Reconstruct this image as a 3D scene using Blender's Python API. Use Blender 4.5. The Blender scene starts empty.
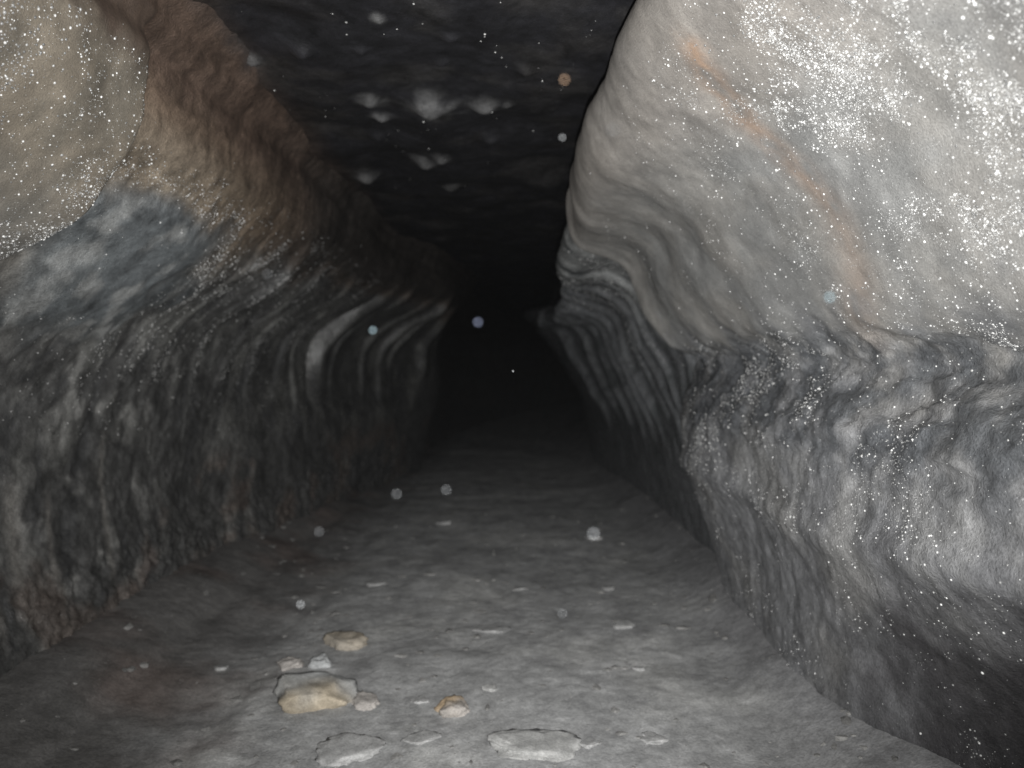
import bpy, math, random
import numpy as np
from mathutils import Vector, Matrix

rng = np.random.default_rng(7)
random.seed(7)
C = bpy.context.scene.collection
scene = bpy.context.scene

# ------------------------------------------------------------------ camera, world, light, exposure
EYE = 1.2                                   # eye height above the cave floor, metres
cam = bpy.data.cameras.new('camera')
cam.sensor_width = 36.0
cam.lens = 27.18
cam.clip_start = 0.02
cam.clip_end = 200
cam.dof.use_dof = True
cam.dof.focus_distance = 1.9
cam.dof.aperture_fstop = 1.9
camo = bpy.data.objects.new('camera', cam)
camo.location = (0, 0, EYE)
camo.rotation_euler = (math.radians(90 - 1.4), 0, 0)
C.objects.link(camo)
scene.camera = camo

world = bpy.data.worlds.new('World')
scene.world = world
world.use_nodes = True
wn = world.node_tree.nodes
wl = world.node_tree.links
sky = wn.new('ShaderNodeTexSky')
sky.sky_type = 'NISHITA'
sky.sun_disc = False
sky.sun_elevation = math.radians(-4)
wl.new(sky.outputs[0], wn['Background'].inputs[0])
wn['Background'].inputs[1].default_value = 0.05     # night outside; the sealed tube lets none of it in

# the photographer's light, held just below and ahead of the lens: the only light in the cave
fl = bpy.data.lights.new('camera_flash', 'SPOT')
fl.energy = 470
fl.color = (1.0, 0.995, 0.985)
fl.spot_size = math.radians(112)
fl.spot_blend = 1.0
fl.shadow_soft_size = 0.018
flo = bpy.data.objects.new('camera_flash', fl)
flo.location = (0.025, 0.24, EYE - 0.150)
flo.rotation_euler = (math.radians(90 + 9), 0, math.radians(0))
C.objects.link(flo)

vs = scene.view_settings
vs.view_transform = 'Standard'
vs.look = 'None'
vs.exposure = 0.0
vs.gamma = 1.0
vs.use_curve_mapping = False
scene.render.engine = 'CYCLES'
scene.cycles.use_denoising = True
scene.cycles.max_bounces = 4
scene.cycles.diffuse_bounces = 2
scene.cycles.sample_clamp_indirect = 4
scene.render.filter_size = 1.9


# ------------------------------------------------------------------ numeric helpers
def _hash(ix, iy, iz, seed):
    h = ix * np.uint32(374761393) + iy * np.uint32(668265263) + iz * np.uint32(2147483647) + np.uint32((seed * 974634541) & 0xFFFFFFFF)
    h = (h ^ (h >> np.uint32(13))) * np.uint32(1274126177)
    h = (h ^ (h >> np.uint32(16))) * np.uint32(2246822519)
    return h ^ (h >> np.uint32(15))


def perlin(x, y, z, seed=0):
    x, y, z = (np.asarray(t, np.float32) for t in np.broadcast_arrays(x, y, z))
    ix, iy, iz = np.floor(x), np.floor(y), np.floor(z)
    fx, fy, fz = x - ix, y - iy, z - iz
    ix, iy, iz = (t.astype(np.int32).astype(np.uint32) for t in (ix, iy, iz))
    u, v, w = (t * t * t * (t * (t * 6 - 15) + 10) for t in (fx, fy, fz))
    out = 0
    for dx in (0, 1):
        for dy in (0, 1):
            for dz in (0, 1):
                h = _hash(ix + np.uint32(dx), iy + np.uint32(dy), iz + np.uint32(dz), seed)
                gx = (h & np.uint32(1023)).astype(np.float32) / np.float32(511.5) - 1
                gy = ((h >> np.uint32(10)) & np.uint32(1023)).astype(np.float32) / np.float32(511.5) - 1
                gz = ((h >> np.uint32(20)) & np.uint32(1023)).astype(np.float32) / np.float32(511.5) - 1
                g = gx * (fx - dx) + gy * (fy - dy) + gz * (fz - dz)
                wt = (u if dx else 1 - u) * (v if dy else 1 - v) * (w if dz else 1 - w)
                out = out + g * wt
    return out


def fbm(x, y, z, octaves=4, seed=0, gain=0.5, ridged=False):
    a, f, s = 1.0, 1.0, 0.0
    for o in range(octaves):
        n = perlin(x * f + 17.3 * o, y * f - 9.1 * o, z * f + 4.7 * o, seed + o)
        if ridged:
            n = 0.5 - 2 * np.abs(n)
        s = s + a * n
        a *= gain
        f *= 2.03
    return s


def sstep(a, b, x):
    t = np.clip((x - a) / (b - a), 0, 1)
    return t * t * (3 - 2 * t)


def gauss(x, m, s):
    return np.exp(-((x - m) / s) ** 2)


def catmull(xs, ys, xq):
    """Monotone-friendly cubic (finite-difference Hermite); ys may be (n, ...)"""
    xs = np.asarray(xs, float)
    ys = np.asarray(ys, float)
    sl = np.diff(ys, axis=0) / np.diff(xs).reshape((-1,) + (1,) * (ys.ndim - 1))
    m = np.zeros_like(ys)
    m[0], m[-1] = sl[0], sl[-1]
    hm = np.where(sl[:-1] * sl[1:] > 0, 2 * sl[:-1] * sl[1:] / (sl[:-1] + sl[1:] + 1e-12), 0)
    m[1:-1] = 0.5 * hm + 0.5 * np.where(sl[:-1] * sl[1:] > 0, 0.5 * (sl[:-1] + sl[1:]), 0)
    i = np.clip(np.searchsorted(xs, xq) - 1, 0, len(xs) - 2)
    h = (xs[i + 1] - xs[i])
    t = (xq - xs[i]) / h
    sh = (-1,) + (1,) * (ys.ndim - 1)
    t, h = t.reshape(sh), h.reshape(sh)
    return ((2 * t**3 - 3 * t**2 + 1) * ys[i] + (t**3 - 2 * t**2 + t) * h * m[i]
            + (-2 * t**3 + 3 * t**2) * ys[i + 1] + (t**3 - t**2) * h * m[i + 1])


def stations():
    return np.concatenate([np.arange(-3.0, 1.3, 0.12), np.arange(1.3, 4.9, 0.0115),
                           np.arange(4.9, 7.8, 0.015), np.arange(7.8, 11, 0.04), np.arange(11, 30.1, 0.4)])


D = stations()


def grid_normals(P):
    du = np.gradient(P, axis=1)
    dd = np.gradient(P, axis=0)
    n = np.cross(du, dd)
    return n / (np.linalg.norm(n, axis=2, keepdims=True) + 1e-12)


def link(o, parent=None):
    C.objects.link(o)
    if parent is not None:
        o.parent = parent
    return o


def mesh_from_grid(name, P, N, col, wet, mask, mat, parent=None):
    """one mesh object from the cells of a lofted grid picked by mask (cells)"""
    nd, nu = P.shape[:2]
    ids = np.arange(nd * nu).reshape(nd, nu)
    q = np.stack([ids[:-1, :-1], ids[:-1, 1:], ids[1:, 1:], ids[1:, :-1]], axis=-1)[mask]
    fn = np.cross(P[1:, :-1] - P[:-1, :-1], P[:-1, 1:] - P[:-1, :-1])      # wind the faces the way the normals point
    if (fn * N[:-1, :-1]).sum() > 0:
        q = q[:, ::-1]
    used = np.unique(q)
    remap = np.full(nd * nu, -1, np.int64)
    remap[used] = np.arange(len(used))
    q = remap[q]
    me = bpy.data.meshes.new(name)
    me.vertices.add(len(used))
    me.vertices.foreach_set('co', P.reshape(-1, 3)[used].astype(np.float32).ravel())
    nf = len(q)
    me.loops.add(nf * 4)
    me.loops.foreach_set('vertex_index', q.astype(np.int32).ravel())
    me.polygons.add(nf)
    me.polygons.foreach_set('loop_start', np.arange(0, nf * 4, 4, dtype=np.int32))
    me.update(calc_edges=True)
    me.polygons.foreach_set('use_smooth', np.ones(nf, bool))
    a = me.attributes.new('rock_colour', 'FLOAT_COLOR', 'POINT')
    c4 = np.ones((len(used), 4), np.float32)
    c4[:, :3] = col.reshape(-1, 3)[used]
    a.data.foreach_set('color', c4.ravel())
    b = me.attributes.new('wetness', 'FLOAT', 'POINT')
    b.data.foreach_set('value', wet.reshape(-1)[used].astype(np.float32))
    me.normals_split_custom_set_from_vertices(N.reshape(-1, 3)[used].astype(np.float32))
    me.materials.append(mat)
    return link(bpy.data.objects.new(name, me), parent)


def mesh_np(name, V, F, mat, parent=None, smooth=True, cols=None):
    me = bpy.data.meshes.new(name)
    k = F.shape[1]
    me.vertices.add(len(V))
    me.vertices.foreach_set('co', V.astype(np.float32).ravel())
    me.loops.add(len(F) * k)
    me.loops.foreach_set('vertex_index', F.astype(np.int32).ravel())
    me.polygons.add(len(F))
    me.polygons.foreach_set('loop_start', np.arange(0, len(F) * k, k, dtype=np.int32))
    me.update(calc_edges=True)
    me.polygons.foreach_set('use_smooth', np.full(len(F), smooth))
    if cols is not None:
        a = me.attributes.new('rock_colour', 'FLOAT_COLOR', 'POINT')
        c4 = np.ones((len(V), 4), np.float32)
        c4[:, :3] = cols
        a.data.foreach_set('color', c4.ravel())
    me.materials.append(mat)
    return link(bpy.data.objects.new(name, me), parent)


def ico(sub=0):
    t = (1 + 5 ** 0.5) / 2
    V = [(-1, t, 0), (1, t, 0), (-1, -t, 0), (1, -t, 0), (0, -1, t), (0, 1, t), (0, -1, -t), (0, 1, -t), (t, 0, -1), (t, 0, 1), (-t, 0, -1), (-t, 0, 1)]
    F = [(0, 11, 5), (0, 5, 1), (0, 1, 7), (0, 7, 10), (0, 10, 11), (1, 5, 9), (5, 11, 4), (11, 10, 2), (10, 7, 6), (7, 1, 8),
         (3, 9, 4), (3, 4, 2), (3, 2, 6), (3, 6, 8), (3, 8, 9), (4, 9, 5), (2, 4, 11), (6, 2, 10), (8, 6, 7), (9, 8, 1)]
    V = [Vector(v).normalized() for v in V]
    for _ in range(sub):
        mid, nf = {}, []
        def m(a, b):
            k = (min(a, b), max(a, b))
            if k not in mid:
                V.append((V[a] + V[b]).normalized())
                mid[k] = len(V) - 1
            return mid[k]
        for a, b, c in F:
            ab, bc, ca = m(a, b), m(b, c), m(c, a)
            nf += [(a, ab, ca), (b, bc, ab), (c, ca, bc), (ab, bc, ca)]
        F = nf
    return np.array([tuple(v) for v in V]), np.array(F)


# ------------------------------------------------------------------ materials
def rock_material(name, bump_fine=0.5, bump_mid=0.6, streak=(9, 9, 9), rough_dry=0.62, rough_wet=0.28, spec=0.5, contrast=0.55, fine_scale=150, speck=0.0):
    m = bpy.data.materials.new(name)
    m.use_nodes = True
    nt = m.node_tree
    n, l = nt.nodes, nt.links
    bs = n['Principled BSDF']
    at = n.new('ShaderNodeAttribute'); at.attribute_name = 'rock_colour'
    aw = n.new('ShaderNodeAttribute'); aw.attribute_name = 'wetness'
    tc = n.new('ShaderNodeTexCoord')
    mp = n.new('ShaderNodeMapping'); mp.inputs['Scale'].default_value = streak
    l.new(tc.outputs['Object'], mp.inputs['Vector'])

    def noise(vec, scale, detail, rough=0.6, dist=0.0):
        t = n.new('ShaderNodeTexNoise')
        t.inputs['Scale'].default_value = scale
        t.inputs['Detail'].default_value = detail
        t.inputs['Roughness'].default_value = rough
        t.inputs['Distortion'].default_value = dist
        l.new(vec, t.inputs['Vector'])
        return t.outputs['Fac']

    def math_(op, a, b):
        t = n.new('ShaderNodeMath'); t.operation = op
        for i, v in enumerate((a, b)):
            if isinstance(v, (int, float)):
                t.inputs[i].default_value = v
            else:
                l.new(v, t.inputs[i])
        return t.outputs[0]

    def ramp(v, lo, hi, a, b):
        t = n.new('ShaderNodeMapRange')
        t.inputs['From Min'].default_value = lo; t.inputs['From Max'].default_value = hi
        t.inputs['To Min'].default_value = a; t.inputs['To Max'].default_value = b
        l.new(v, t.inputs['Value'])
        return t.outputs[0]

    n_str = noise(mp.outputs[0], 1.0, 4, 0.62, 0.4)
    n_mid = noise(tc.outputs['Object'], 22, 5, 0.68, 0.0)
    n_fine = noise(tc.outputs['Object'], fine_scale, 2, 0.6)
    k = math_('MULTIPLY', ramp(n_str, 0.3, 0.72, 1 - contrast, 1 + contrast), ramp(n_mid, 0.28, 0.75, 1 - contrast * 0.8, 1 + contrast * 0.8))
    k = math_('MULTIPLY', k, ramp(n_fine, 0.3, 0.7, 0.8, 1.2))
    mx = n.new('ShaderNodeVectorMath'); mx.operation = 'SCALE'
    l.new(at.outputs['Color'], mx.inputs[0]); l.new(k, mx.inputs['Scale'])
    l.new(mx.outputs[0], bs.inputs['Base Color'])
    # wetness -> gloss
    wv = math_('MULTIPLY', aw.outputs['Fac'], ramp(n_mid, 0.35, 0.6, 0.3, 1.0))
    l.new(ramp(wv, 0, 1, rough_dry, rough_wet), bs.inputs['Roughness'])
    l.new(ramp(wv, 0, 1, spec * 0.5, spec), bs.inputs['Specular IOR Level'])
    # relief
    b1 = n.new('ShaderNodeBump'); b1.inputs['Strength'].default_value = bump_mid; b1.inputs['Distance'].default_value = 0.008
    l.new(n_mid, b1.inputs['Height'])
    b2 = n.new('ShaderNodeBump'); b2.inputs['Strength'].default_value = bump_fine; b2.inputs['Distance'].default_value = 0.004
    l.new(n_fine, b2.inputs['Height'])
    l.new(b1.outputs[0], b2.inputs['Normal'])
    l.new(b2.outputs[0], bs.inputs['Normal'])
    return m


M_left = rock_material('left_wall_rock', streak=(7, 8, 7), bump_mid=0.6, spec=1.0, rough_wet=0.2, rough_dry=.5, contrast=0.5, bump_fine=.8)
M_right = rock_material('right_wall_rock', streak=(6, 9, 6), bump_mid=0.7, spec=1.0, rough_wet=0.2, rough_dry=.5, contrast=0.42, bump_fine=.8)
M_panel = rock_material('smooth_lava_lining', streak=(6, 8, 6), bump_mid=0.25, bump_fine=0.5, contrast=0.24, spec=1.0, rough_wet=.2, fine_scale=230)
M_ceil = rock_material('dark_ceiling_rock', streak=(7, 7, 7), bump_mid=0.25, spec=.7, rough_wet=.3, contrast=0.6)
M_floor = rock_material('silty_floor', streak=(6, 4, 6), bump_mid=0.35, bump_fine=0.5, contrast=0.3, rough_dry=0.85, rough_wet=0.55, spec=0.3, fine_scale=110)
M_stone = rock_material('loose_stone', streak=(12, 12, 12), bump_mid=0.25, bump_fine=0.5, contrast=0.25, rough_dry=0.75, rough_wet=0.5, spec=0.35)


def bead_material():
    m = bpy.data.materials.new('water_beads')
    m.use_nodes = True
    bs = m.node_tree.nodes['Principled BSDF']
    at = m.node_tree.nodes.new('ShaderNodeAttribute'); at.attribute_name = 'rock_colour'
    m.node_tree.links.new(at.outputs['Color'], bs.inputs['Base Color'])  # base colour carries the painted glint brightness
    bs.inputs['Specular IOR Level'].default_value = 1.0
    bs.inputs['Roughness'].default_value = 0.25
    return m


M_bead = bead_material()


# ------------------------------------------------------------------ cross-sections (metres; X sideways, H above eye level)
def sections(secs, nu):
    ds = [s[0] for s in secs]
    pts = np.array([s[1] for s in secs], float)            # (ns, K, 2)
    K = pts.shape[1]
    P = catmull(ds, pts, D)                                 # along the tube
    # smooth along u, spread samples evenly by arc length of an average section
    avg = pts[2:6].mean(axis=0)
    arc = np.concatenate([[0], np.cumsum(np.linalg.norm(np.diff(avg, axis=0), axis=1))])
    uq = np.linspace(0, arc[-1], nu)
    Q = catmull(arc, P.transpose(1, 0, 2), uq).transpose(1, 0, 2)   # (nd, nu, 2)
    # soften the control polygon a little
    ker = np.hanning(15); ker /= ker.sum()
    pad = np.pad(Q, ((0, 0), (7, 7), (0, 0)), mode='edge')
    Q = sum(ker[i] * pad[:, i:i + nu] for i in range(15))
    G = np.empty(Q.shape[:2] + (3,))
    G[..., 0] = Q[..., 0]
    G[..., 1] = D[:, None]
    G[..., 2] = Q[..., 1] + EYE
    return G


R_SECS = [
    (-3.0, [(0.05, -1.3), (.05, -.9), (.05, -.45), (.05, -.2), (.05, 0), (.05, .12), (.05, .6), (.05, .95), (.05, 1.2), (.05, 1.5)]),
    (-1.5, [(1.25, -1.3), (1.3, -.9), (1.2, -.45), (1.2, -.2), (1.3, 0), (1.25, .12), (.95, .6), (.5, .98), (.6, 1.2), (.65, 1.5)]),
    (1.0, [(1.32, -1.3), (1.38, -.9), (1.16, -.42), (1.12, -.18), (1.24, .0), (1.17, .12), (.87, .6), (.49, .96), (.55, 1.2), (.6, 1.5)]),
    (2.0, [(1.14, -1.3), (1.16, -.9), (1.02, -.45), (1.02, -.2), (1.14, .0), (1.08, .1), (.78, .58), (.39, .96), (.55, 1.12), (.7, 1.5)]),
    (3.0, [(1.02, -1.3), (1.02, -.9), (.92, -.5), (.9, -.25), (1.0, .0), (.95, .1), (.68, .5), (.30, .87), (.5, 1.02), (.7, 1.5)]),
    (3.85, [(1.1, -1.3), (1.0, -.85), (.86, -.45), (.83, -.25), (.93, .0), (.85, .12), (.59, .50), (.345, .83), (.55, .97), (.75, 1.5)]),
    (4.1, [(1.18, -1.3), (1.1, -.85), (.95, -.45), (.89, -.25), (.92, .0), (.83, .12), (.58, .5), (.305, .72), (.6, .86), (.8, 1.5)]),
    (4.5, [(1.17, -1.3), (1.11, -.85), (.98, -.48), (.88, -.24), (.85, .0), (.76, .15), (.52, .43), (.305, .60), (.63, .75), (.85, 1.5)]),
    (5.0, [(1.16, -1.3), (1.1, -.85), (.98, -.5), (.86, -.23), (.78, .0), (.68, .18), (.5, .42), (.345, .55), (.68, .72), (.9, 1.5)]),
    (7.0, [(1.12, -1.3), (1.05, -.85), (.95, -.5), (.8, -.23), (.74, .0), (.62, .2), (.48, .38), (.40, .5), (.75, .68), (.9, 1.5)]),
    (9.0, [(1.0, -1.3), (.95, -.85), (.85, -.5), (.65, -.23), (.5, .0), (.35, .2), (.2, .4), (.14, .6), (.5, .75), (.7, 1.5)]),
    (13.0, [(1.3, -1.3), (1.3, -.85), (1.2, -.5), (1.1, -.23), (1.0, .0), (.9, .2), (.8, .4), (.6, .6), (.6, .85), (.6, 1.5)]),
    (30.0, [(3.0, -1.3), (3.0, -.85), (3.0, -.5), (3.0, -.23), (3.0, .0), (3.0, .2), (3.0, .4), (3.0, .6), (3.0, .85), (3.0, 1.5)]),
]
L_SECS = [
    (-3.0, [(-.05, -1.3), (-.05, -.85), (-.05, -.45), (-.05, -.15), (-.05, .1), (-.05, .32), (-.05, .58), (-.05, .8), (-.05, 1.0), (-.05, 1.5)]),
    (-1.5, [(-1.5, -1.3), (-1.7, -.85), (-1.75, -.45), (-1.7, -.12), (-1.58, .12), (-1.38, .33), (-1.17, .55), (-1.06, .77), (-.97, .98), (-.6, 1.25)]),
    (1.0, [(-1.55, -1.3), (-1.72, -.85), (-1.78, -.45), (-1.72, -.12), (-1.58, .12), (-1.36, .33), (-1.15, .55), (-1.05, .77), (-.97, .98), (-.6, 1.25)]),
    (2.3, [(-1.6, -1.3), (-1.75, -.85), (-1.8, -.45), (-1.74, -.12), (-1.6, .12), (-1.37, .34), (-1.15, .55), (-1.04, .76), (-.97, .98), (-.6, 1.25)]),
    (4.0, [(-1.64, -1.3), (-1.75, -.85), (-1.78, -.5), (-1.74, -.2), (-1.6, .1), (-1.36, .33), (-1.13, .55), (-1.03, .78), (-.97, 1.0), (-.6, 1.25)]),
    (5.7, [(-1.5, -1.3), (-1.5, -.8), (-1.48, -.45), (-1.52, -.2), (-1.47, .08), (-1.28, .32), (-1.02, .50), (-.93, .75), (-.92, .98), (-.6, 1.25)]),
    (6.3, [(-1.45, -1.3), (-1.42, -.8), (-1.40, -.45), (-1.44, -.2), (-1.38, .08), (-1.18, .32), (-.9, .52), (-.82, .75), (-.8, .98), (-.5, 1.25)]),
    (7.6, [(-1.28, -1.3), (-1.2, -.8), (-1.14, -.45), (-1.14, -.18), (-1.1, .1), (-.92, .34), (-.62, .54), (-.54, .75), (-.52, .95), (-.3, 1.25)]),
    (9.0, [(-1.1, -1.3), (-1.0, -.8), (-.9, -.5), (-.8, -.2), (-.77, .08), (-.74, .34), (-.62, .58), (-.54, .75), (-.45, .9), (-.2, 1.25)]),
    (9.4, [(-1.2, -1.3), (-1.2, -.8), (-1.15, -.45), (-1.1, -.2), (-1.1, .08), (-1.1, .35), (-1.0, .6), (-.9, .75), (-.7, .9), (-.3, 1.25)]),
    (13.0, [(-1.0, -1.3), (-1.2, -.8), (-1.15, -.45), (-1.1, -.2), (-1.1, .08), (-1.1, .35), (-1.0, .6), (-.8, .75), (-.6, .9), (0, 1.25)]),
    (30.0, [(2.9, -1.3), (2.9, -.8), (2.9, -.45), (2.9, -.2), (2.9, .08), (2.9, .35), (2.9, .6), (2.9, .75), (2.9, .9), (2.9, 1.25)]),
]


def lerp(a, b, t):
    return np.asarray(a) * (1 - t[..., None]) + np.asarray(b) * t[..., None]


# ------------------------------------------------------------------ right wall
NU = 280
G = sections(R_SECS, NU)
Nn = grid_normals(G)
if Nn[220, NU // 2, 0] > 0:
    Nn = -Nn
X, Y, H = G[..., 0], G[..., 1], G[..., 2] - EYE
U = np.broadcast_to(np.linspace(0, 3.2, NU), X.shape)
dd_, uu_ = Y, U
near = sstep(0.3, 1.2, Y)

wob = 0.05 * perlin(U * 2.2, Y * 0, Y * 0 + 3.1, 5) + 0.006 * perlin(U * 7, Y * 0, Y * 0 + 8.1, 6)
lip_d = 3.93 + wob - 0.10 * sstep(.45, .05, H)                      # where the smooth lining breaks off
hb = 0.10 + 0.05 * perlin(Y * 1.7, Y * 0 + 2.2, Y * 0, 9) + 0.025 * perlin(Y * 6.0, Y * 0 + 5.2, Y * 0, 10) - 0.03 * sstep(2.4, 1.4, Y)
m_panel = sstep(0.012, -0.012, Y - lip_d) * sstep(-0.06, 0.07, H - hb + 0.05 * perlin(X * 9, Y * 9, H * 9, 17))
hs = np.interp(Y, [1, 2, 3, 3.9, 4.5, 5, 7, 9], [.92, .90, .82, .74, .60, .53, .48, .55])      # shoulder height along the tube
curl = sstep(2.2, 3.5, Y) * sstep(9, 8, Y)
s_curl = curl * (.075 * gauss(H, hs - .06, .085) - .042 * gauss(H, hs - .26, .10) + .015 * gauss(H, hs - .50, .10))
rough_band = sstep(-.40, -.2, H) * sstep(.10, -.08, H - hb) * sstep(4.05, 3.8, Y)
lower = sstep(-.2, -.34, H) * sstep(4.1, 3.9, Y)
far = sstep(3.9, 4.1, Y)

disp = s_curl.copy()
disp += 0.07 * fbm(X * 1.1, Y * 1.1, H * 1.1, 2, 11) * near * (1 - 0.5 * m_panel) * (1 - .7 * far)
disp += 0.045 * m_panel
disp += 0.022 * gauss(Y, lip_d - 0.08, 0.05) * sstep(-0.03, 0.05, H - hb)       # rolled rim of the lining
tl = Y - lip_d
disp -= 0.055 * sstep(-.04, .006, tl) * np.exp(-np.clip(tl, 0, 9) / .22) * sstep(-0.05, 0.1, H) * sstep(.75, .6, H)
# gentle flow ripples parallel to the lip on the lining
rp = (lip_d - Y)
disp += m_panel * 0.010 * np.sin(rp * 17 + 2.5 * perlin(U * 1.5, Y, Y * 0, 21)) * np.exp(-np.abs(rp) / 0.9)
disp += m_panel * 0.020 * fbm(X * 3, Y * 3, H * 3, 3, 31)
# rubbly ledge at eye level
bl = fbm(X * 9, Y * 5, H * 14, 4, 41, 0.5, ridged=True)
disp += rough_band * (0.018 * bl + 0.03 * fbm(X * 4, Y * 4, H * 6, 3, 42))
# lower wall: lumpy with runs that follow the slope
st = fbm(U * 2.2, Y * 9 + U * 2.5, Y * 0 + 4, 5, 51, 0.55)
disp += lower * (0.010 * st + 0.006 * fbm(X * 8, Y * 8, H * 8, 5, 52, .58, ridged=True))
disp += lower * 0.03 * gauss(H, -.50 - .03 * np.sin(Y * 3), 0.06) * sstep(1.0, 1.4, Y)
disp -= lower * 0.09 * sstep(-.55, -1.0, H) * sstep(2.6, 1.5, Y)
# ribs of the deeper wall
ribs = [(4.22, .022), (4.42, .03), (4.62, .022), (4.85, .035), (5.1, .03), (5.4, .045), (5.75, .04), (6.15, .05), (6.65, .06), (7.2, .06), (7.9, .07)]
rw = sstep(-.75, -.25, H) * sstep(.62, .44, H)
for k, (r0, amp) in enumerate(ribs):
    rr = r0 + 0.10 * perlin(U * 1.1, Y * 0 + k * 3.3, Y * 0, 60 + k) - 0.25 * sstep(.1, -.5, H)
    t = (Y - rr)
    amp_u = amp * np.clip(.8 + 1.2 * perlin(U * 1.8, Y * 0 + k * 5.1, Y * 0, 160 + k), .15, 1.5)
    disp += rw * far * amp_u * (-0.25 + 1.3 * np.where(t < 0, np.exp(-(t / (.55 * amp + .014)) ** 2), np.exp(-(t / (2.6 * amp + .03)) ** 2)))
disp += far * (0.008 * fbm(U * 2.5, Y * 10, Y * 0, 3, 71, .5) + 0.003 * fbm(X * 9, Y * 9, H * 9, 4, 72, .55))
fine = fbm(X * 26, Y * 26, H * 26, 3, 81)
disp += near * fine * (0.0015 + 0.004 * rough_band + 0.002 * lower + 0.001 * far)
P = G + Nn * disp[..., None]
Np = grid_normals(P)
if Np[220, NU // 2, 0] > 0:
    Np = -Np
Hn = P[..., 2] - EYE

n1 = fbm(X * 2.3, Y * 2.3, H * 2.3, 4, 91)
n2 = fbm(X * 7, Y * 7, H * 7, 4, 92)
col = np.ones(X.shape + (3,)) * np.array((.18, .182, .188))
col = lerp(col, (.23, .225, .215), sstep(-.1, .5, n1) * 0.6)
m_col = sstep(0.012, -0.012, Y - lip_d) * sstep(-.14, .16, H - hb + .22 * n2)
col = lerp(col, lerp(np.ones(X.shape + (3,)) * np.array((.20, .20, .195)), (.25, .242, .228), sstep(-.35, .35, n1 + 0.4 * n2)), m_col)
col = lerp(col, (.24, .212, .185), m_panel * sstep(.6, .8, H) * 0.5)
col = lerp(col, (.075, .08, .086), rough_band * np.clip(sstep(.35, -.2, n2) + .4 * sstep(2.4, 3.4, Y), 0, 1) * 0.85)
# rusty seep running down the lining: (distance along tube, height) in metres
streak = np.array([(1.96, .84), (2.04, .77), (2.10, .68), (2.08, .56), (2.03, .43), (2.09, .28), (2.20, .16), (2.24, .08)])
sd = np.full(X.shape, 9.0); st_t = np.zeros(X.shape)
for i in range(len(streak) - 1):
    a, b = streak[i], streak[i + 1]
    t = np.clip(((Y - a[0]) * (b[0] - a[0]) + (H - a[1]) * (b[1] - a[1])) / ((b - a) ** 2).sum(), 0, 1)
    d2 = np.hypot(Y - a[0] - t * (b[0] - a[0]), H - a[1] - t * (b[1] - a[1]))
    upd = d2 < sd
    sd = np.where(upd, d2, sd); st_t = np.where(upd, i + t, st_t)
n3 = fbm(X * 14, Y * 14, H * 9, 3, 95)
seep = np.exp(-((sd + 0.06 * n2 + .05 * n3) / (0.026 + .008 * st_t)) ** 2) * m_panel * np.clip(.7 + 1.1 * n2 + .9 * n3, .05, 1)
col = lerp(col, (.42, .24, .13), seep * np.clip(0.7 - 0.11 * st_t, .22, 1))
mot = lower * sstep(-.15, .35, n2 + .3 * n1)
col = lerp(col, (.25, .25, .247), mot * sstep(-.75, -.35, H) * .55)
col = lerp(col, (.032, .03, .032), lower * sstep(-.4, -.8, H + .25 * n1 + .1 * n2) * sstep(2.8, 1.9, Y + .3 * n2) * .95)  # beam falloff in the near lower corner, painted as darker rock colour
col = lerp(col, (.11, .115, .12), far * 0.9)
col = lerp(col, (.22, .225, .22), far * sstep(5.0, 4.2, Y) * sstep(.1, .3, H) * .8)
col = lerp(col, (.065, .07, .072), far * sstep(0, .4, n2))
wet = np.clip(0.55 + 0.8 * n1 + 0.3 * rough_band + 0.5 * far - 0.3 * m_panel * sstep(.55, .75, H), 0, 1)
R_P, R_N, R_panel, R_Y, R_H, R_n1 = P, Np, m_panel, Y, H, n1

mc = m_panel[:-1, :-1] > 0.5
lc = (lower[:-1, :-1] > 0.5) & ~mc
bc = (rough_band[:-1, :-1] > 0.3) & ~mc & ~lc
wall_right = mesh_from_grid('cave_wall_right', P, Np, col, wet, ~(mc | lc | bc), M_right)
wall_right['kind'] = 'structure'
wall_right['label'] = 'ribbed dark lava wall on the right of the passage'
lining_r = mesh_from_grid('lava_lining', P, Np, col, wet, mc, M_panel, wall_right)
lining_r['label'] = 'smooth pale overhanging lining with an orange seep, beaded with water'
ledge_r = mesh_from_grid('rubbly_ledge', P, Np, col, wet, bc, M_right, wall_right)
ledge_r['label'] = 'rough dark broken ledge at eye level under the pale lining'
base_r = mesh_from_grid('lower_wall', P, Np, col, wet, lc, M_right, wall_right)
base_r['label'] = 'lumpy grey lower wall bulging above the floor'

# ------------------------------------------------------------------ left wall
G = sections(L_SECS, NU)
Nn = grid_normals(G)
if Nn[220, NU // 2, 0] < 0:
    Nn = -Nn
X, Y, H = G[..., 0], G[..., 1], G[..., 2] - EYE
U = np.broadcast_to(np.linspace(0, 3.2, NU), X.shape)
near = sstep(0.3, 1.2, Y)
edge_d = 2.22 + 0.10 * np.sin((H - .2) * 5.0) + 0.04 * perlin(U * 2.5, Y * 0 + 1.7, Y * 0, 105) + 0.006 * perlin(U * 8, Y * 0 + 1.7, Y * 0, 106)
m_bulge = sstep(0.014, -0.014, Y - edge_d) * sstep(.22, .31, H) * sstep(1.02, .92, H)
disp = np.zeros_like(X)
disp += 0.06 * fbm(X * 1.2 + 5, Y * 1.2, H * 1.2, 2, 111) * near * sstep(6.5, 5, Y)
disp += 0.012 * m_bulge + 0.010 * gauss(Y, edge_d - 0.12, 0.11) * sstep(.2, .35, H) * sstep(1.0, .9, H)
te = Y - edge_d
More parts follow.
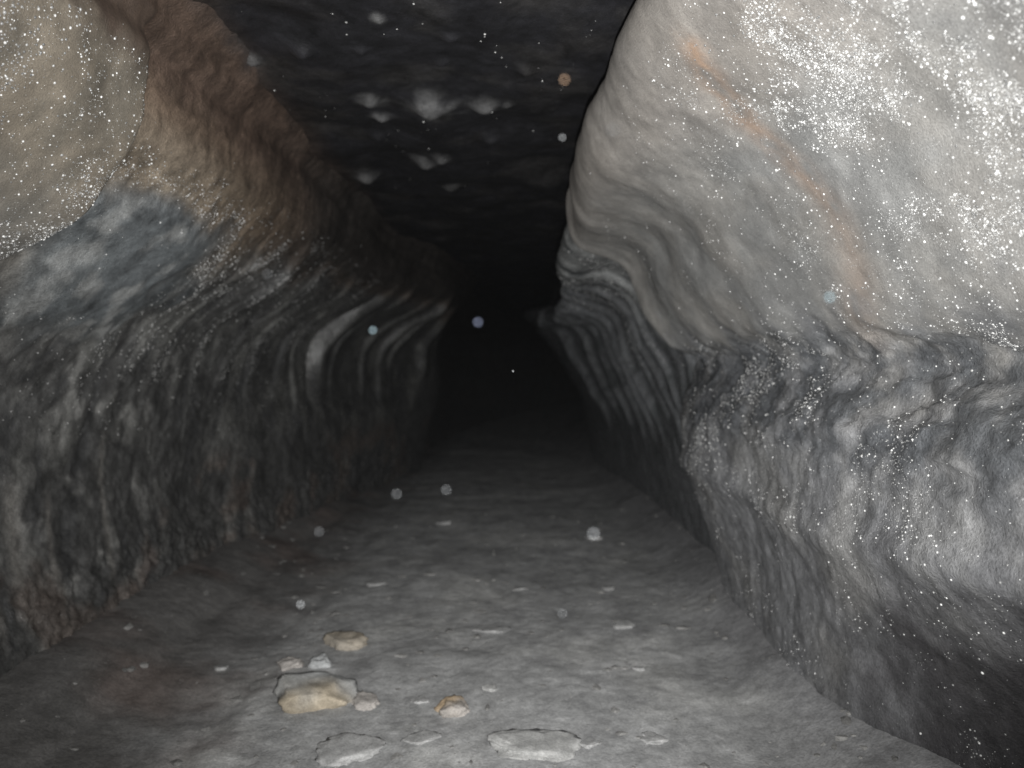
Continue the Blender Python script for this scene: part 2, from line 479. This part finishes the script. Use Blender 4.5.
disp -= 0.07 * sstep(-.055, .006, te) * np.exp(-np.clip(te, 0, 9) / .38) * np.clip(1 + .8 * perlin(U * 3, Y * 0, Y * 0 + 6.6, 107), .6, 1.4) * sstep(.2, .35, H) * sstep(.98, .85, H)
disp += m_bulge * 0.025 * fbm(X * 3, Y * 3, H * 3, 3, 112)
# dark smooth scab past the bulge and the crust rim round it
sc_r = np.hypot((Y - 2.8) / 0.5, (H - .33) / 0.25) + 0.6 * fbm(X * 4, Y * 4, H * 4, 3, 113)
scab = sstep(1.25, .65, sc_r) * (1 - m_bulge)
disp -= 0.02 * scab
disp += 0.007 * gauss(sc_r, 1.15, .13) * sstep(.25, .4, H + .2 * (Y - 2.8)) * (1 - m_bulge) * sstep(2.3, 2.5, Y)
# brown groove under the roof edge
disp -= 0.02 * gauss(H, .93 + .02 * np.sin(Y * 2), .035) * sstep(1, 1.5, Y) * sstep(5.5, 4, Y)
# rings of flow ribs, bending down the wall
ribs = [(2.75, .008), (3.05, .014), (3.22, .010), (3.5, .018), (3.66, .012), (4.0, .02), (4.13, .012), (4.55, .026), (4.8, .018), (5.25, .03), (5.5, .022), (6.05, .05),
        (6.32, .035), (6.9, .035), (7.3, .06), (7.55, .04), (8.2, .06)]
rw = sstep(-.5, .05, H) * sstep(.72, .5, H)
crest = np.zeros_like(X)
for k, (r0, amp) in enumerate(ribs):
    rr = r0 + (.16 if r0 > 5.8 else .34) * perlin(U * 1.25, Y * 0 + k * 2.3, Y * 0, 120 + k) + .06 * perlin(U * 4, Y * 1.5 + k * 2.3, Y * 0, 220 + k) + 0.18 * sstep(0, .6, H) - .2 * sstep(0, -.7, H)
    t = Y - rr
    amp_u = amp * np.clip(.75 + 1.9 * perlin(U * 2.2, Y * 0 + k * 7.7, Y * 0, 140 + k), .1, 1.5)
    e = np.where(t < 0, np.exp(-(t / (.4 * amp + .012)) ** 2), np.exp(-(t / (3.2 * amp + .03)) ** 2))
    crest = np.maximum(crest, e * rw * amp_u / amp)
    disp += (1 - .9 * scab) * rw * amp_u * (-.25 + 1.3 * e) * (.6 + .4 * sstep(4.6, 5.8, Y))
disp -= .10 * gauss(Y - .18 * sstep(0, .6, H) + .2 * sstep(0, -.7, H), 5.94, .06) * sstep(-.4, -.1, H) * sstep(.55, .35, H)
st = fbm(U * 1.5, Y * 7 - U * 1.6, Y * 0 + 4, 3, 151, .5)
lowm0 = sstep(.1, -.35, H)
free = (1 - m_bulge) * (1 - .85 * scab) * near * (1 - .65 * sstep(4.0, 5.2, Y))
disp += free * st * (0.012 * sstep(.75, .5, H) - 0.004 * lowm0)
lg = fbm(U * 9, Y * .8, Y * 0 + 2, 3, 156, .5)
disp += near * 0.02 * lg * sstep(.55, .8, H)
lowm = sstep(.1, -.25, H)
disp += free * (0.004 + 0.005 * lowm) * fbm(X * 8, Y * 8, H * 8, 4, 152, .5, ridged=True)
# rough crust along the foot of the wall
disp += near * sstep(-.72, -.88, H) * 0.018 * fbm(X * 10, Y * 10, H * 10, 4, 153, .55, ridged=True)
fine = fbm(X * 26, Y * 26, H * 26, 3, 154)
disp += near * fine * (0.0015 + 0.002 * free)
P = G + Nn * disp[..., None]
Np = grid_normals(P)
if Np[220, NU // 2, 0] < 0:
    Np = -Np
n1 = fbm(X * 2.3, Y * 2.3, H * 2.3, 4, 191)
n2 = fbm(X * 7, Y * 7, H * 7, 4, 192)
col = np.ones(X.shape + (3,)) * np.array((.083, .083, .081))
col = lerp(col, (.15, .15, .142), sstep(-.1, .4, n1 + .3 * st + .3 * n2) * .8)
col = lerp(col, (.055, .057, .06), sstep(.05, .4, -st) * .4)
m_tan = sstep(.10, -.05, Y - edge_d + .12 * n2) * sstep(.2, .33, H)
col = lerp(col, (.21, .182, .145), m_tan)
col = lerp(col, (.16, .145, .12), m_tan * sstep(-.1, .35, n2 + .4 * n1) * .7)
col = lerp(col, (.18, .178, .168), m_bulge * sstep(.55, .3, H) * .7)
brown = sstep(.42, .62, H + .15 * n1) * (1 - m_bulge)
col = lerp(col, (.125, .088, .063), brown * .9)
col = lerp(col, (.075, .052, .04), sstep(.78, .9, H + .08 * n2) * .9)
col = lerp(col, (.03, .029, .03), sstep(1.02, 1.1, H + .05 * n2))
col = lerp(col, (.045, .040, .036), brown * sstep(2.9, 4.6, Y + .5 * n1))  # light falloff along the tube, painted into the brown shoulder's colour
hug = (1 - m_bulge) * (1 - scab) * sstep(3.6, 2.5, Y) * sstep(.1, .35, H) * sstep(.8, .6, H)
col = lerp(col, (.16, .152, .137), hug * .8)
tan = (1 - m_bulge) * (1 - scab) * sstep(.28, .5, H) * sstep(.85, .6, H) * sstep(4.2, 2.8, Y)
col = lerp(col, (.22, .17, .115), tan * .55)
col = lerp(col, (.13, .143, .15), scab * .85)
col = lerp(col, (.29, .295, .29), scab * sstep(-.05, .4, n2 + .5 * n1) * .8)
patch = sstep(.0, .35, n2 + .35 * n1) * sstep(.25, .0, H) * sstep(4.5, 3.2, Y)
col = lerp(col, (.24, .238, .228), patch * .7)
# pale vertical drip runs low on the wall
for dy, w, h0 in ((2.78, .035, -.42), (2.98, .02, -.5), (2.62, .03, -.55), (3.35, .02, -.3), (2.5, .04, -.5)):
    run = gauss(Y - .08 * (H + .6) - 0.03 * n2, dy, w) * sstep(h0 + .05, h0 - .08, H) * sstep(-1.0, -.85, H)
    col = lerp(col, (.22, .21, .195), run * .75)
col = lerp(col, (.12, .09, .075), sstep(-.45, -.65, H) * sstep(0, .3, n1) * .6)
wet = np.clip(.65 + .9 * n1 + .35 * sstep(3, 5, Y) - .4 * brown, 0, 1)
L_P, L_N, L_bulge, L_Y, L_H, L_n1, L_scab, L_st, L_sc_r, L_crest = P, Np, m_bulge, Y, H, n1, scab, st, sc_r, crest
mc = m_bulge[:-1, :-1] > .5
scm = (scab[:-1, :-1] > .5) & ~mc
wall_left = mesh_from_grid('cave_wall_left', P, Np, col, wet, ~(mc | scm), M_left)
wall_left['kind'] = 'structure'
wall_left['label'] = 'brown and grey rippled lava wall on the left of the passage'
bulge_l = mesh_from_grid('lava_lining', P, Np, col, wet, mc, M_panel, wall_left)
bulge_l['label'] = 'smooth tan bulge of lining covered in water beads'
scab_l = mesh_from_grid('smooth_scab', P, Np, col, wet, scm, M_left, wall_left)
scab_l['label'] = 'bluish grey smooth hollow below the tan bulge'

# ------------------------------------------------------------------ ceiling and floor
xs = np.linspace(-1.6, 1.3, 230)
xf = D[:, None]
XC, YC = np.meshgrid(xs, D)
XC = XC + 2.9 * sstep(12, 30, YC)
cz = 1.05 - 0.04 * sstep(3, 8, YC)
lump = fbm(XC * 2.2, YC * 2.2, XC * 0, 2, 201)
knob = fbm(XC * 8, YC * 6, XC * 0 + 3, 5, 202, .58, ridged=True)
cz = cz + .06 * lump - .003 * knob + 0.002 * fbm(XC * 28, YC * 28, XC * 0, 2, 203)
BLOOMS = [(-.33, 3.12, .10), (-.11, 3.12, .075), (-.56, 3.1, .06), (-.55, 3.3, .05), (-.02, 3.1, .03), (-.45, 4.0, .07), (-.8, 4.3, .07), (-.36, 3.9, .06),
          (-.9, 2.7, .04), (-.4, 2.35, .025), (-.35, 4.5, .06), (-.7, 2.6, .05), (-.2, 2.5, .04), (.05, 2.75, .04), (-.62, 3.6, .05), (-.1, 3.6, .05), (-.25, 2.75, .04), (-.5, 2.6, .03)]
for bx, by, br in BLOOMS:                                   # rounded drips of lava hanging from the roof
    cz = cz - .6 * br * np.exp(-(np.hypot(XC - bx, YC - by) / (.75 * br)) ** 2)
P = np.stack([XC, YC, cz + EYE], -1)
Np = grid_normals(P)
if Np[220, 100, 2] > 0:
    Np = -Np
n1 = fbm(XC * 3, YC * 3, XC * 0 + 1, 4, 204)
col = np.ones(XC.shape + (3,)) * np.array((.013, .013, .015))
col = lerp(col, (.026, .025, .025), sstep(0, .4, n1))
# paler round patches: (x, distance, radius)
blooms = BLOOMS[:11]
bl_n = fbm(XC * 16, YC * 12, XC * 0, 3, 205)
bloom = np.zeros(XC.shape)
for bx, by, br in blooms:
    r = np.hypot((XC - bx), (YC - by) * .75) / br
    bloom = np.maximum(bloom, sstep(1.4, .2, r + .7 * bl_n) )
col = lerp(col, (.05, .036, .028), sstep(-.82, -1.0, XC) * .8)
col = lerp(col, (.12, .12, .12), bloom * .7)
wet = np.clip(.6 + n1, 0, 1)
C_P, C_N = P, Np
full = np.ones((len(D) - 1, len(xs) - 1), bool)
ceiling = mesh_from_grid('cave_ceiling', P, Np, col, wet, full, M_ceil)
ceiling['kind'] = 'structure'
ceiling['label'] = 'black craggy lava ceiling with paler round patches'

xs = np.linspace(-2.2, 1.9, 280)
XF, YF = np.meshgrid(xs, D)


def floor_z(x, y):
    z = .035 * fbm(x * .9, y * .9, x * 0, 3, 301) + .006 * fbm(x * 5, y * 5, x * 0, 4, 302)
    z = z + .16 * sstep(-1.1, -1.75, x + .06 * perlin(y * 1.5, x * 0, x * 0, 303)) + .14 * sstep(.78, 1.2, x)
    # shallow runnels parallel to the left wall
    z = z - .016 * gauss(x + .12 * perlin(y * 1.3, x * 0, x * 0, 304), -1.36, .05) - .010 * gauss(x + .14 * perlin(y * 1.3, x * 0, x * 0, 305), -1.0, .05)
    return z


ZF = floor_z(XF, YF) + .0028 * fbm(XF * 24, YF * 24, XF * 0, 3, 306, .6)
XFs = XF + 2.9 * sstep(12, 30, YF)
P = np.stack([XFs, YF, ZF], -1)
Np = grid_normals(P)
if Np[220, 100, 2] < 0:
    Np = -Np
n1 = fbm(XF * 1.6, YF * 1.6, XF * 0, 4, 307)
n2 = fbm(XF * 6, YF * 6, XF * 0, 4, 308)
col = np.ones(XF.shape + (3,)) * np.array((.36, .362, .36))
col = lerp(col, (.44, .44, .43), sstep(0, .45, n1))
col = lerp(col, (.27, .27, .27), sstep(.0, .5, -n2) * .6)
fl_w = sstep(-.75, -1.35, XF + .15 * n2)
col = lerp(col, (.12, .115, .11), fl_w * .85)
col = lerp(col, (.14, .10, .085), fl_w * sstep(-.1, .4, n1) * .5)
col = lerp(col, (.19, .19, .195), sstep(.7, 1.05, XF + .1 * n2) * .8)
wet = np.clip(.35 + .6 * n2, 0, 1)
full = np.ones((len(D) - 1, len(xs) - 1), bool)
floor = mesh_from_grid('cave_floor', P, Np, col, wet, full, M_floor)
floor['kind'] = 'structure'
floor['label'] = 'silty grey cave floor running into the dark'


# ------------------------------------------------------------------ water beads (too many to count)
def beads(name, P, N, weight, count, rmin, rmax, parent, flat=.75, seed=1, sub=0, power=4.0):
    r_ = np.random.default_rng(seed)
    w = weight[:-1, :-1].ravel().copy()
    # area weighting
    e1 = np.linalg.norm(P[1:, :-1] - P[:-1, :-1], axis=-1) * np.linalg.norm(P[:-1, 1:] - P[:-1, :-1], axis=-1)
    w *= e1.ravel()
    w /= w.sum()
    idx = r_.choice(len(w), count, p=w)
    nu1 = P.shape[1] - 1
    i, j = idx // nu1, idx % nu1
    a, b = r_.random(count)[:, None], r_.random(count)[:, None]
    p = P[i, j] * (1 - a) * (1 - b) + P[i + 1, j] * a * (1 - b) + P[i, j + 1] * (1 - a) * b + P[i + 1, j + 1] * a * b
    n = N[i, j]
    r = rmin + (rmax - rmin) * r_.random(count) ** power
    V0, F0 = ico(sub)
    t = np.cross(n, np.array([.31, .2, .93])); t /= np.linalg.norm(t, axis=1, keepdims=True)
    bt = np.cross(n, t)
    th = r_.random(count) * 6.283
    t2 = t * np.cos(th)[:, None] + bt * np.sin(th)[:, None]
    b2 = np.cross(n, t2)
    sx = r * (0.8 + .5 * r_.random(count)); sy = r * (0.8 + .4 * r_.random(count)); sz = r * flat
    V = p[:, None] + V0[None, :, 0:1] * (t2 * sx[:, None])[:, None] + V0[None, :, 1:2] * (b2 * sy[:, None])[:, None] + V0[None, :, 2:3] * (n * sz[:, None])[:, None]
    F = F0[None] + (np.arange(count) * len(V0))[:, None, None]
    tone = (.15 + .75 * r_.random(count) ** 1.8)[:, None, None] * np.array([1, 1, .98]) * np.ones((1, len(V0), 1))  # flash glints painted as pale bead colour, brightness varied per bead
    o = mesh_np(name, V.reshape(-1, 3), F.reshape(-1, 3), M_bead, parent, True, tone.reshape(-1, 3))
    o['kind'] = 'stuff'
    return o


def patchy(P, seed, lo=-.1, hi=.45, s=3.2):
    n = fbm(P[..., 0] * s, P[..., 1] * s, P[..., 2] * s, 4, seed, .6)
    f = fbm(P[..., 0] * 16, P[..., 1] * 16, P[..., 2] * 16, 3, seed + 7, .6)
    return sstep(lo, hi, n + .45 * f)


wR = R_panel * (sstep(2.6, 1.7, R_Y) * (0.2 + 2.4 * patchy(R_P, 401)) + .22 * patchy(R_P, 402) * sstep(4.0, 3, R_Y)) * sstep(.92, .72, R_H + .12 * (R_Y - 2)) * sstep(.9, 1.2, R_Y)
beads('water_beads', R_P, R_N, wR + 1e-9, 12000, .0008, .0038, lining_r, seed=11)
wRs = R_panel * sstep(2.5, 1.6, R_Y) * patchy(R_P, 401, .0, .5) * sstep(.9, .7, R_H) * sstep(.9, 1.2, R_Y) * (.3 + patchy(R_P, 411, -.1, .3, 9))
beads('painted_sheen_beads', R_P, R_N, wRs + 1e-9, 15000, .0007, .0018, lining_r, seed=21)  # extra fine pale beads; wet sheen painted as their colour
wR2 = (1 - R_panel) * sstep(-.62, -.3, R_H) * sstep(4.0, 3.4, R_Y) * sstep(.9, 1.2, R_Y) * (.05 + patchy(R_P, 403))
beads('water_beads', R_P, R_N, wR2 + 1e-9, 6500, .0009, .0040, ledge_r, seed=12)
wR3 = sstep(3.95, 4.1, R_Y) * sstep(6.5, 4.5, R_Y) * sstep(-.1, .2, R_H) * sstep(.7, .5, R_H) * (.1 + patchy(R_P, 404))
beads('water_beads', R_P, R_N, wR3 + 1e-9, 2000, .0015, .0045, wall_right, seed=13)
wR4 = (1 - R_panel) * sstep(-.35, -.5, R_H) * sstep(4.0, 3.4, R_Y) * sstep(.9, 1.2, R_Y) * (.03 + patchy(R_P, 407))
beads('water_beads', R_P, R_N, wR4 + 1e-9, 2200, .0010, .0042, base_r, seed=17)
wL = L_bulge * sstep(.9, .62, L_H) * sstep(.9, 1.3, L_Y) * (.25 + 2 * patchy(L_P, 405, -.2, .4))
beads('water_beads', L_P, L_N, wL + 1e-9, 8000, .0009, .0042, bulge_l, seed=14)
rim = gauss(L_sc_r, 1.2, .16) * sstep(2.3, 2.4, L_Y) * sstep(.3, .5, L_H + .3 * (L_Y - 2.8))
wL2 = sstep(2.25, 2.4, L_Y) * (1 - L_bulge) * (1 - .8 * L_scab) * sstep(-.5, .2, L_H) * sstep(.8, .55, L_H) * sstep(6.3, 4.5, L_Y) * sstep(2, 2.35, L_Y) * (.03 + patchy(L_P, 406) * (.15 + 1.4 * L_crest) + 1.0 * rim)
beads('water_beads', L_P, L_N, wL2 + 1e-9, 9000, .0009, .0038, wall_left, seed=15)
wC = np.ones(C_P.shape[:2]) * sstep(1.5, 2, C_P[..., 1]) * sstep(5, 3.5, C_P[..., 1]) * patchy(C_P, 408, .0, .5)
beads('water_beads', C_P, C_N, wC + 1e-9, 220, .0012, .0050, ceiling, seed=16)

# ------------------------------------------------------------------ loose stones on the floor
F_PX = 773.0


def on_floor(px, py):
    """metres on the floor for a spot measured in the photograph (eye level at row 365)"""
    y = EYE * F_PX / (py - 365.0)
    for _ in range(4):
        x = (px - 512) * y / F_PX
        z = float(floor_z(np.array([x]), np.array([y]))[0])
        y = (EYE - z) * F_PX / (py - 365.0)
    return x, y, z


def stone(label, px, py, wpx, dep, hgt, colour, seed, group, rot=0.0, second=None, name='stone', cuts=7):
    x, y, z = on_floor(px, py)
    w = wpx * y / F_PX
    r_ = np.random.default_rng(seed)
    V, F = ico(3)
    V = V.copy()
    for _ in range(cuts):                                   # broken faces
        n = r_.normal(size=3); n[2] *= .7; n /= np.linalg.norm(n)
        h = .55 + .3 * r_.random()
        dd = V @ n - h
        V -= np.where(dd > 0, dd, 0)[:, None] * n * .92
    V[:, 2] = np.minimum(V[:, 2], .55 + .12 * perlin(V[:, 0] * 1.7, V[:, 1] * 1.7, V[:, 0] * 0, seed))
    V += V * (.34 * fbm(V[:, 0] * 1.6, V[:, 1] * 1.6, V[:, 2] * 1.6 + seed, 3, seed))[:, None]
    V += V * (.10 * fbm(V[:, 0] * 5, V[:, 1] * 6, V[:, 2] * 6 + seed, 2, seed + 1))[:, None]
    ext = V.max(0) - V.min(0)
    V = (V - V.min(0)) / ext - .5
    V[:, 2] += .5
    V *= np.array([w, w * dep, w * hgt * .8])
    V[:, 2] -= w * hgt * .42
    c = np.ones((len(V), 3)) * np.array(colour)
    if second is not None:
        k = sstep(-.35, .35, perlin(V[:, 0] / w * 3.1, V[:, 1] / w * 3.1, V[:, 2] / w * 3 + seed, seed + 3) * .5 + .9 * V[:, 1] / w)
        c = lerp(c, second, k)
    o = mesh_np(name, V, F, M_stone, None, True, c)
    o.location = (x, y, z)
    o.rotation_euler = (r_.normal() * .05, r_.normal() * .05, rot)
    o['label'] = label
    o['category'] = 'stone'
    o['group'] = group
    return o


GR = 'loose stones on the cave floor'
grey, pale, tan_, ochre, bluish = (.32, .32, .315), (.38, .38, .37), (.36, .325, .275), (.37, .32, .245), (.41, .42, .42)
stone('largest ochre stone, flat slab with bluish grey top, left of centre on the floor', 316, 700, 90, .9, .55, ochre, 501, GR, .1, bluish)
stone('tan elongated stone lying just behind the largest ochre slab', 343, 646, 50, .7, .5, tan_, 502, GR, -.15, ochre)
stone('small pinkish grey stone touching the far left corner of the ochre slab', 289, 668, 27, 1.0, .7, (.42, .395, .37), 503, GR, .4)
stone('small knob of bluish grey stone standing against the back of the ochre slab', 318, 668, 24, .9, 1.0, bluish, 504, GR, .2)
stone('pinkish grey oval stone touching the right end of the ochre slab', 364, 706, 28, 1.3, .6, (.42, .395, .37), 505, GR, .5)
stone('wedge shaped pale stone with an orange corner, near the middle of the floor', 450, 714, 38, 1.0, .7, (.42, .39, .36), 506, GR, .8, (.5, .38, .25))
stone('flat pale slab at the bottom edge of the photo, centre', 536, 752, 96, .7, .16, pale, 507, GR, .1)
stone('broad flat grey slab at the bottom edge, below the ochre slab', 345, 756, 74, .8, .18, (.38, .38, .375), 508, GR, -.2)
stone('faint flat grey stone farther back, right of the tan one', 491, 632, 42, .7, .15, (.38, .38, .375), 509, GR, .1)
stone('lone pale stone on the right side of the floor', 625, 628, 25, .9, .45, (.38, .38, .375), 510, GR, .3)
stone('small pale lump right of the wedge stone', 490, 692, 18, .9, .45, pale, 511, GR, .7)
stone('small stone far back in the middle, close to the dark', 443, 524, 17, .9, .5, (.38, .38, .375), 512, GR)
stone('small pale stone far back on the right, close to the dark', 594, 540, 18, .8, .6, (.38, .38, .375), 513, GR, .3)
stone('small grey stone alone on the left side of the floor', 219, 671, 15, .9, .5, grey, 514, GR, .3)
stone('flat grey stone between the wedge stone and the bottom edge', 420, 742, 44, .7, .15, (.38, .38, .375), 515, GR, .3)
stone('grey stone at the right end of the flat pale slab', 592, 748, 24, .8, .3, (.38, .38, .375), 516, GR, .6)
stone('small grey stone left of the wedge stone', 418, 704, 22, .8, .25, (.38, .38, .375), 517, GR, .1)
stone('low grey stone behind the lone pale stone on the right', 610, 590, 16, .8, .4, grey, 518, GR, .4)
stone('small pale pebble in front of the lone pale stone on the right', 640, 672, 14, .8, .4, (.38, .38, .375), 519, GR, .4)
stone('low grey stone half way back, left of centre', 375, 585, 22, .8, .3, grey, 520, GR, .2)
stone('low grey stone half way back, behind the faint flat one', 520, 590, 18, .8, .3, grey, 521, GR, .2)
stone('pale flat stone right of the flat pale slab at the bottom edge', 655, 742, 34, .8, .18, (.38, .38, .375), 522, GR, .3)

# gravel: uncountable
cnt = 2000
gy = 1.8 + 4.5 * rng.random(cnt) ** 1.3
gx = -1.6 + 2.75 * rng.random(cnt)
keep = fbm(gx * 2.5, gy * 2.5, gx * 0, 3, 601) > -.12
gx, gy = gx[keep], gy[keep]
gz = floor_z(gx, gy)
gr = .0025 + .024 * rng.random(len(gx)) ** 6
V0, F0 = ico(0)
jit = 1 + .28 * rng.normal(size=(len(gx), len(V0), 1)).clip(-1.2, 1.2)
sc = np.stack([gr * (.8 + .6 * rng.random(len(gx))), gr * (.8 + .6 * rng.random(len(gx))), gr * .6], -1)
V = V0[None] * jit * sc[:, None] + np.stack([gx, gy, gz - .2 * gr], -1)[:, None]
F = F0[None] + (np.arange(len(gx)) * len(V0))[:, None, None]
tone = (.17 + .10 * rng.random(len(gx)))[:, None, None] * np.array([1, .985, .95]) * np.ones((1, len(V0), 1))
gravel = mesh_np('gravel', V.reshape(-1, 3), F.reshape(-1, 3), M_stone, None, False, tone.reshape(-1, 3))
gravel['kind'] = 'stuff'
gravel['label'] = 'fine grey gravel scattered over the silt'
gravel['category'] = 'gravel'

# ------------------------------------------------------------------ droplets of mist hanging in the air close to the lens
def mote_material(name, c):
    m = bpy.data.materials.new(name)
    m.use_nodes = True
    bs = m.node_tree.nodes['Principled BSDF']
    bs.inputs['Base Color'].default_value = c + (1,)
    bs.inputs['Roughness'].default_value = .6
    return m


MV, MF = ico(2)


def droplet(label, px, py, dist, r, mat):
    x = (px - 512) * dist / F_PX
    z = EYE - (py - 365) * dist / F_PX
    me_o = mesh_np('mist_droplet', MV * np.array([r, r, r * 1.06]), MF, mat)
    me_o.location = (x, dist, z)
    me_o['label'] = label
    me_o['category'] = 'droplet'
    me_o['group'] = 'mist droplets hanging in the air'
    return me_o


W1 = mote_material('mist_droplet_white', (.075, .078, .08))
W2 = mote_material('mist_droplet_faint', (.008, .009, .010))
W3 = mote_material('mist_droplet_orange', (.10, .062, .036))
W4 = mote_material('mist_droplet_blue', (.05, .075, .085))
W5 = mote_material('mist_droplet_dark_blue', (.012, .016, .03))
for a in (('orange droplet floating before the dark ceiling', 564, 82, .62, .0013, W3),
          ('white droplet floating just below the orange one', 562, 139, .80, .0013, W1),
          ('pale blue droplet floating before the pale right wall', 829, 297, .62, .0014, W4),
          ('pale blue droplet floating before the ribbed left wall', 373, 330, .75, .0012, W4),
          ('dim blue droplet floating in the mouth of the dark passage', 478, 322, .68, .0013, W5),
          ('tiny bright droplet in the middle of the dark passage', 513, 371, 1.45, .0016, W1),
          ('bright white droplet floating over the left of the floor', 299, 606, .75, .0013, W1),
          ('faint droplet above the floor near the dark, left', 396, 494, .66, .0012, W2),
          ('faint droplet above the floor near the dark, centre left', 446, 490, .66, .0012, W2),
          ('faint grey droplet before the edge of the right lining', 612, 131, .55, .0013, W2),
          ('faint grey droplet before the left wall ripples', 268, 274, .66, .0012, W2),
          ('faint droplet over the right part of the floor', 594, 534, .58, .0013, W2),
          ('faint droplet over the floor in front of the far stones', 563, 615, .68, .0012, W2),
          ('faint droplet above the left edge of the floor', 318, 532, .68, .0012, W2)):
    droplet(*a)

# ------------------------------------------------------------------ thin even mist filling the cave air
import bmesh
bm = bmesh.new()
bmesh.ops.create_cube(bm, size=1.0)
me = bpy.data.meshes.new('haze')
bm.to_mesh(me)
bm.free()
haze = link(bpy.data.objects.new('haze', me))
haze.scale = (14, 36, 4.6)
haze.location = (1.0, 13.5, 1.0)
haze['kind'] = 'stuff'
haze['label'] = 'thin grey mist hanging in the cave air'
haze['category'] = 'mist'
mm = bpy.data.materials.new('cave_mist')
mm.use_nodes = True
nt = mm.node_tree
nt.nodes.remove(nt.nodes['Principled BSDF'])
vol = nt.nodes.new('ShaderNodeVolumePrincipled')
vol.inputs['Density'].default_value = 0.00029
vol.inputs['Color'].default_value = (.9, .92, .95, 1)
nt.links.new(vol.outputs[0], nt.nodes['Material Output'].inputs['Volume'])
me.materials.append(mm)
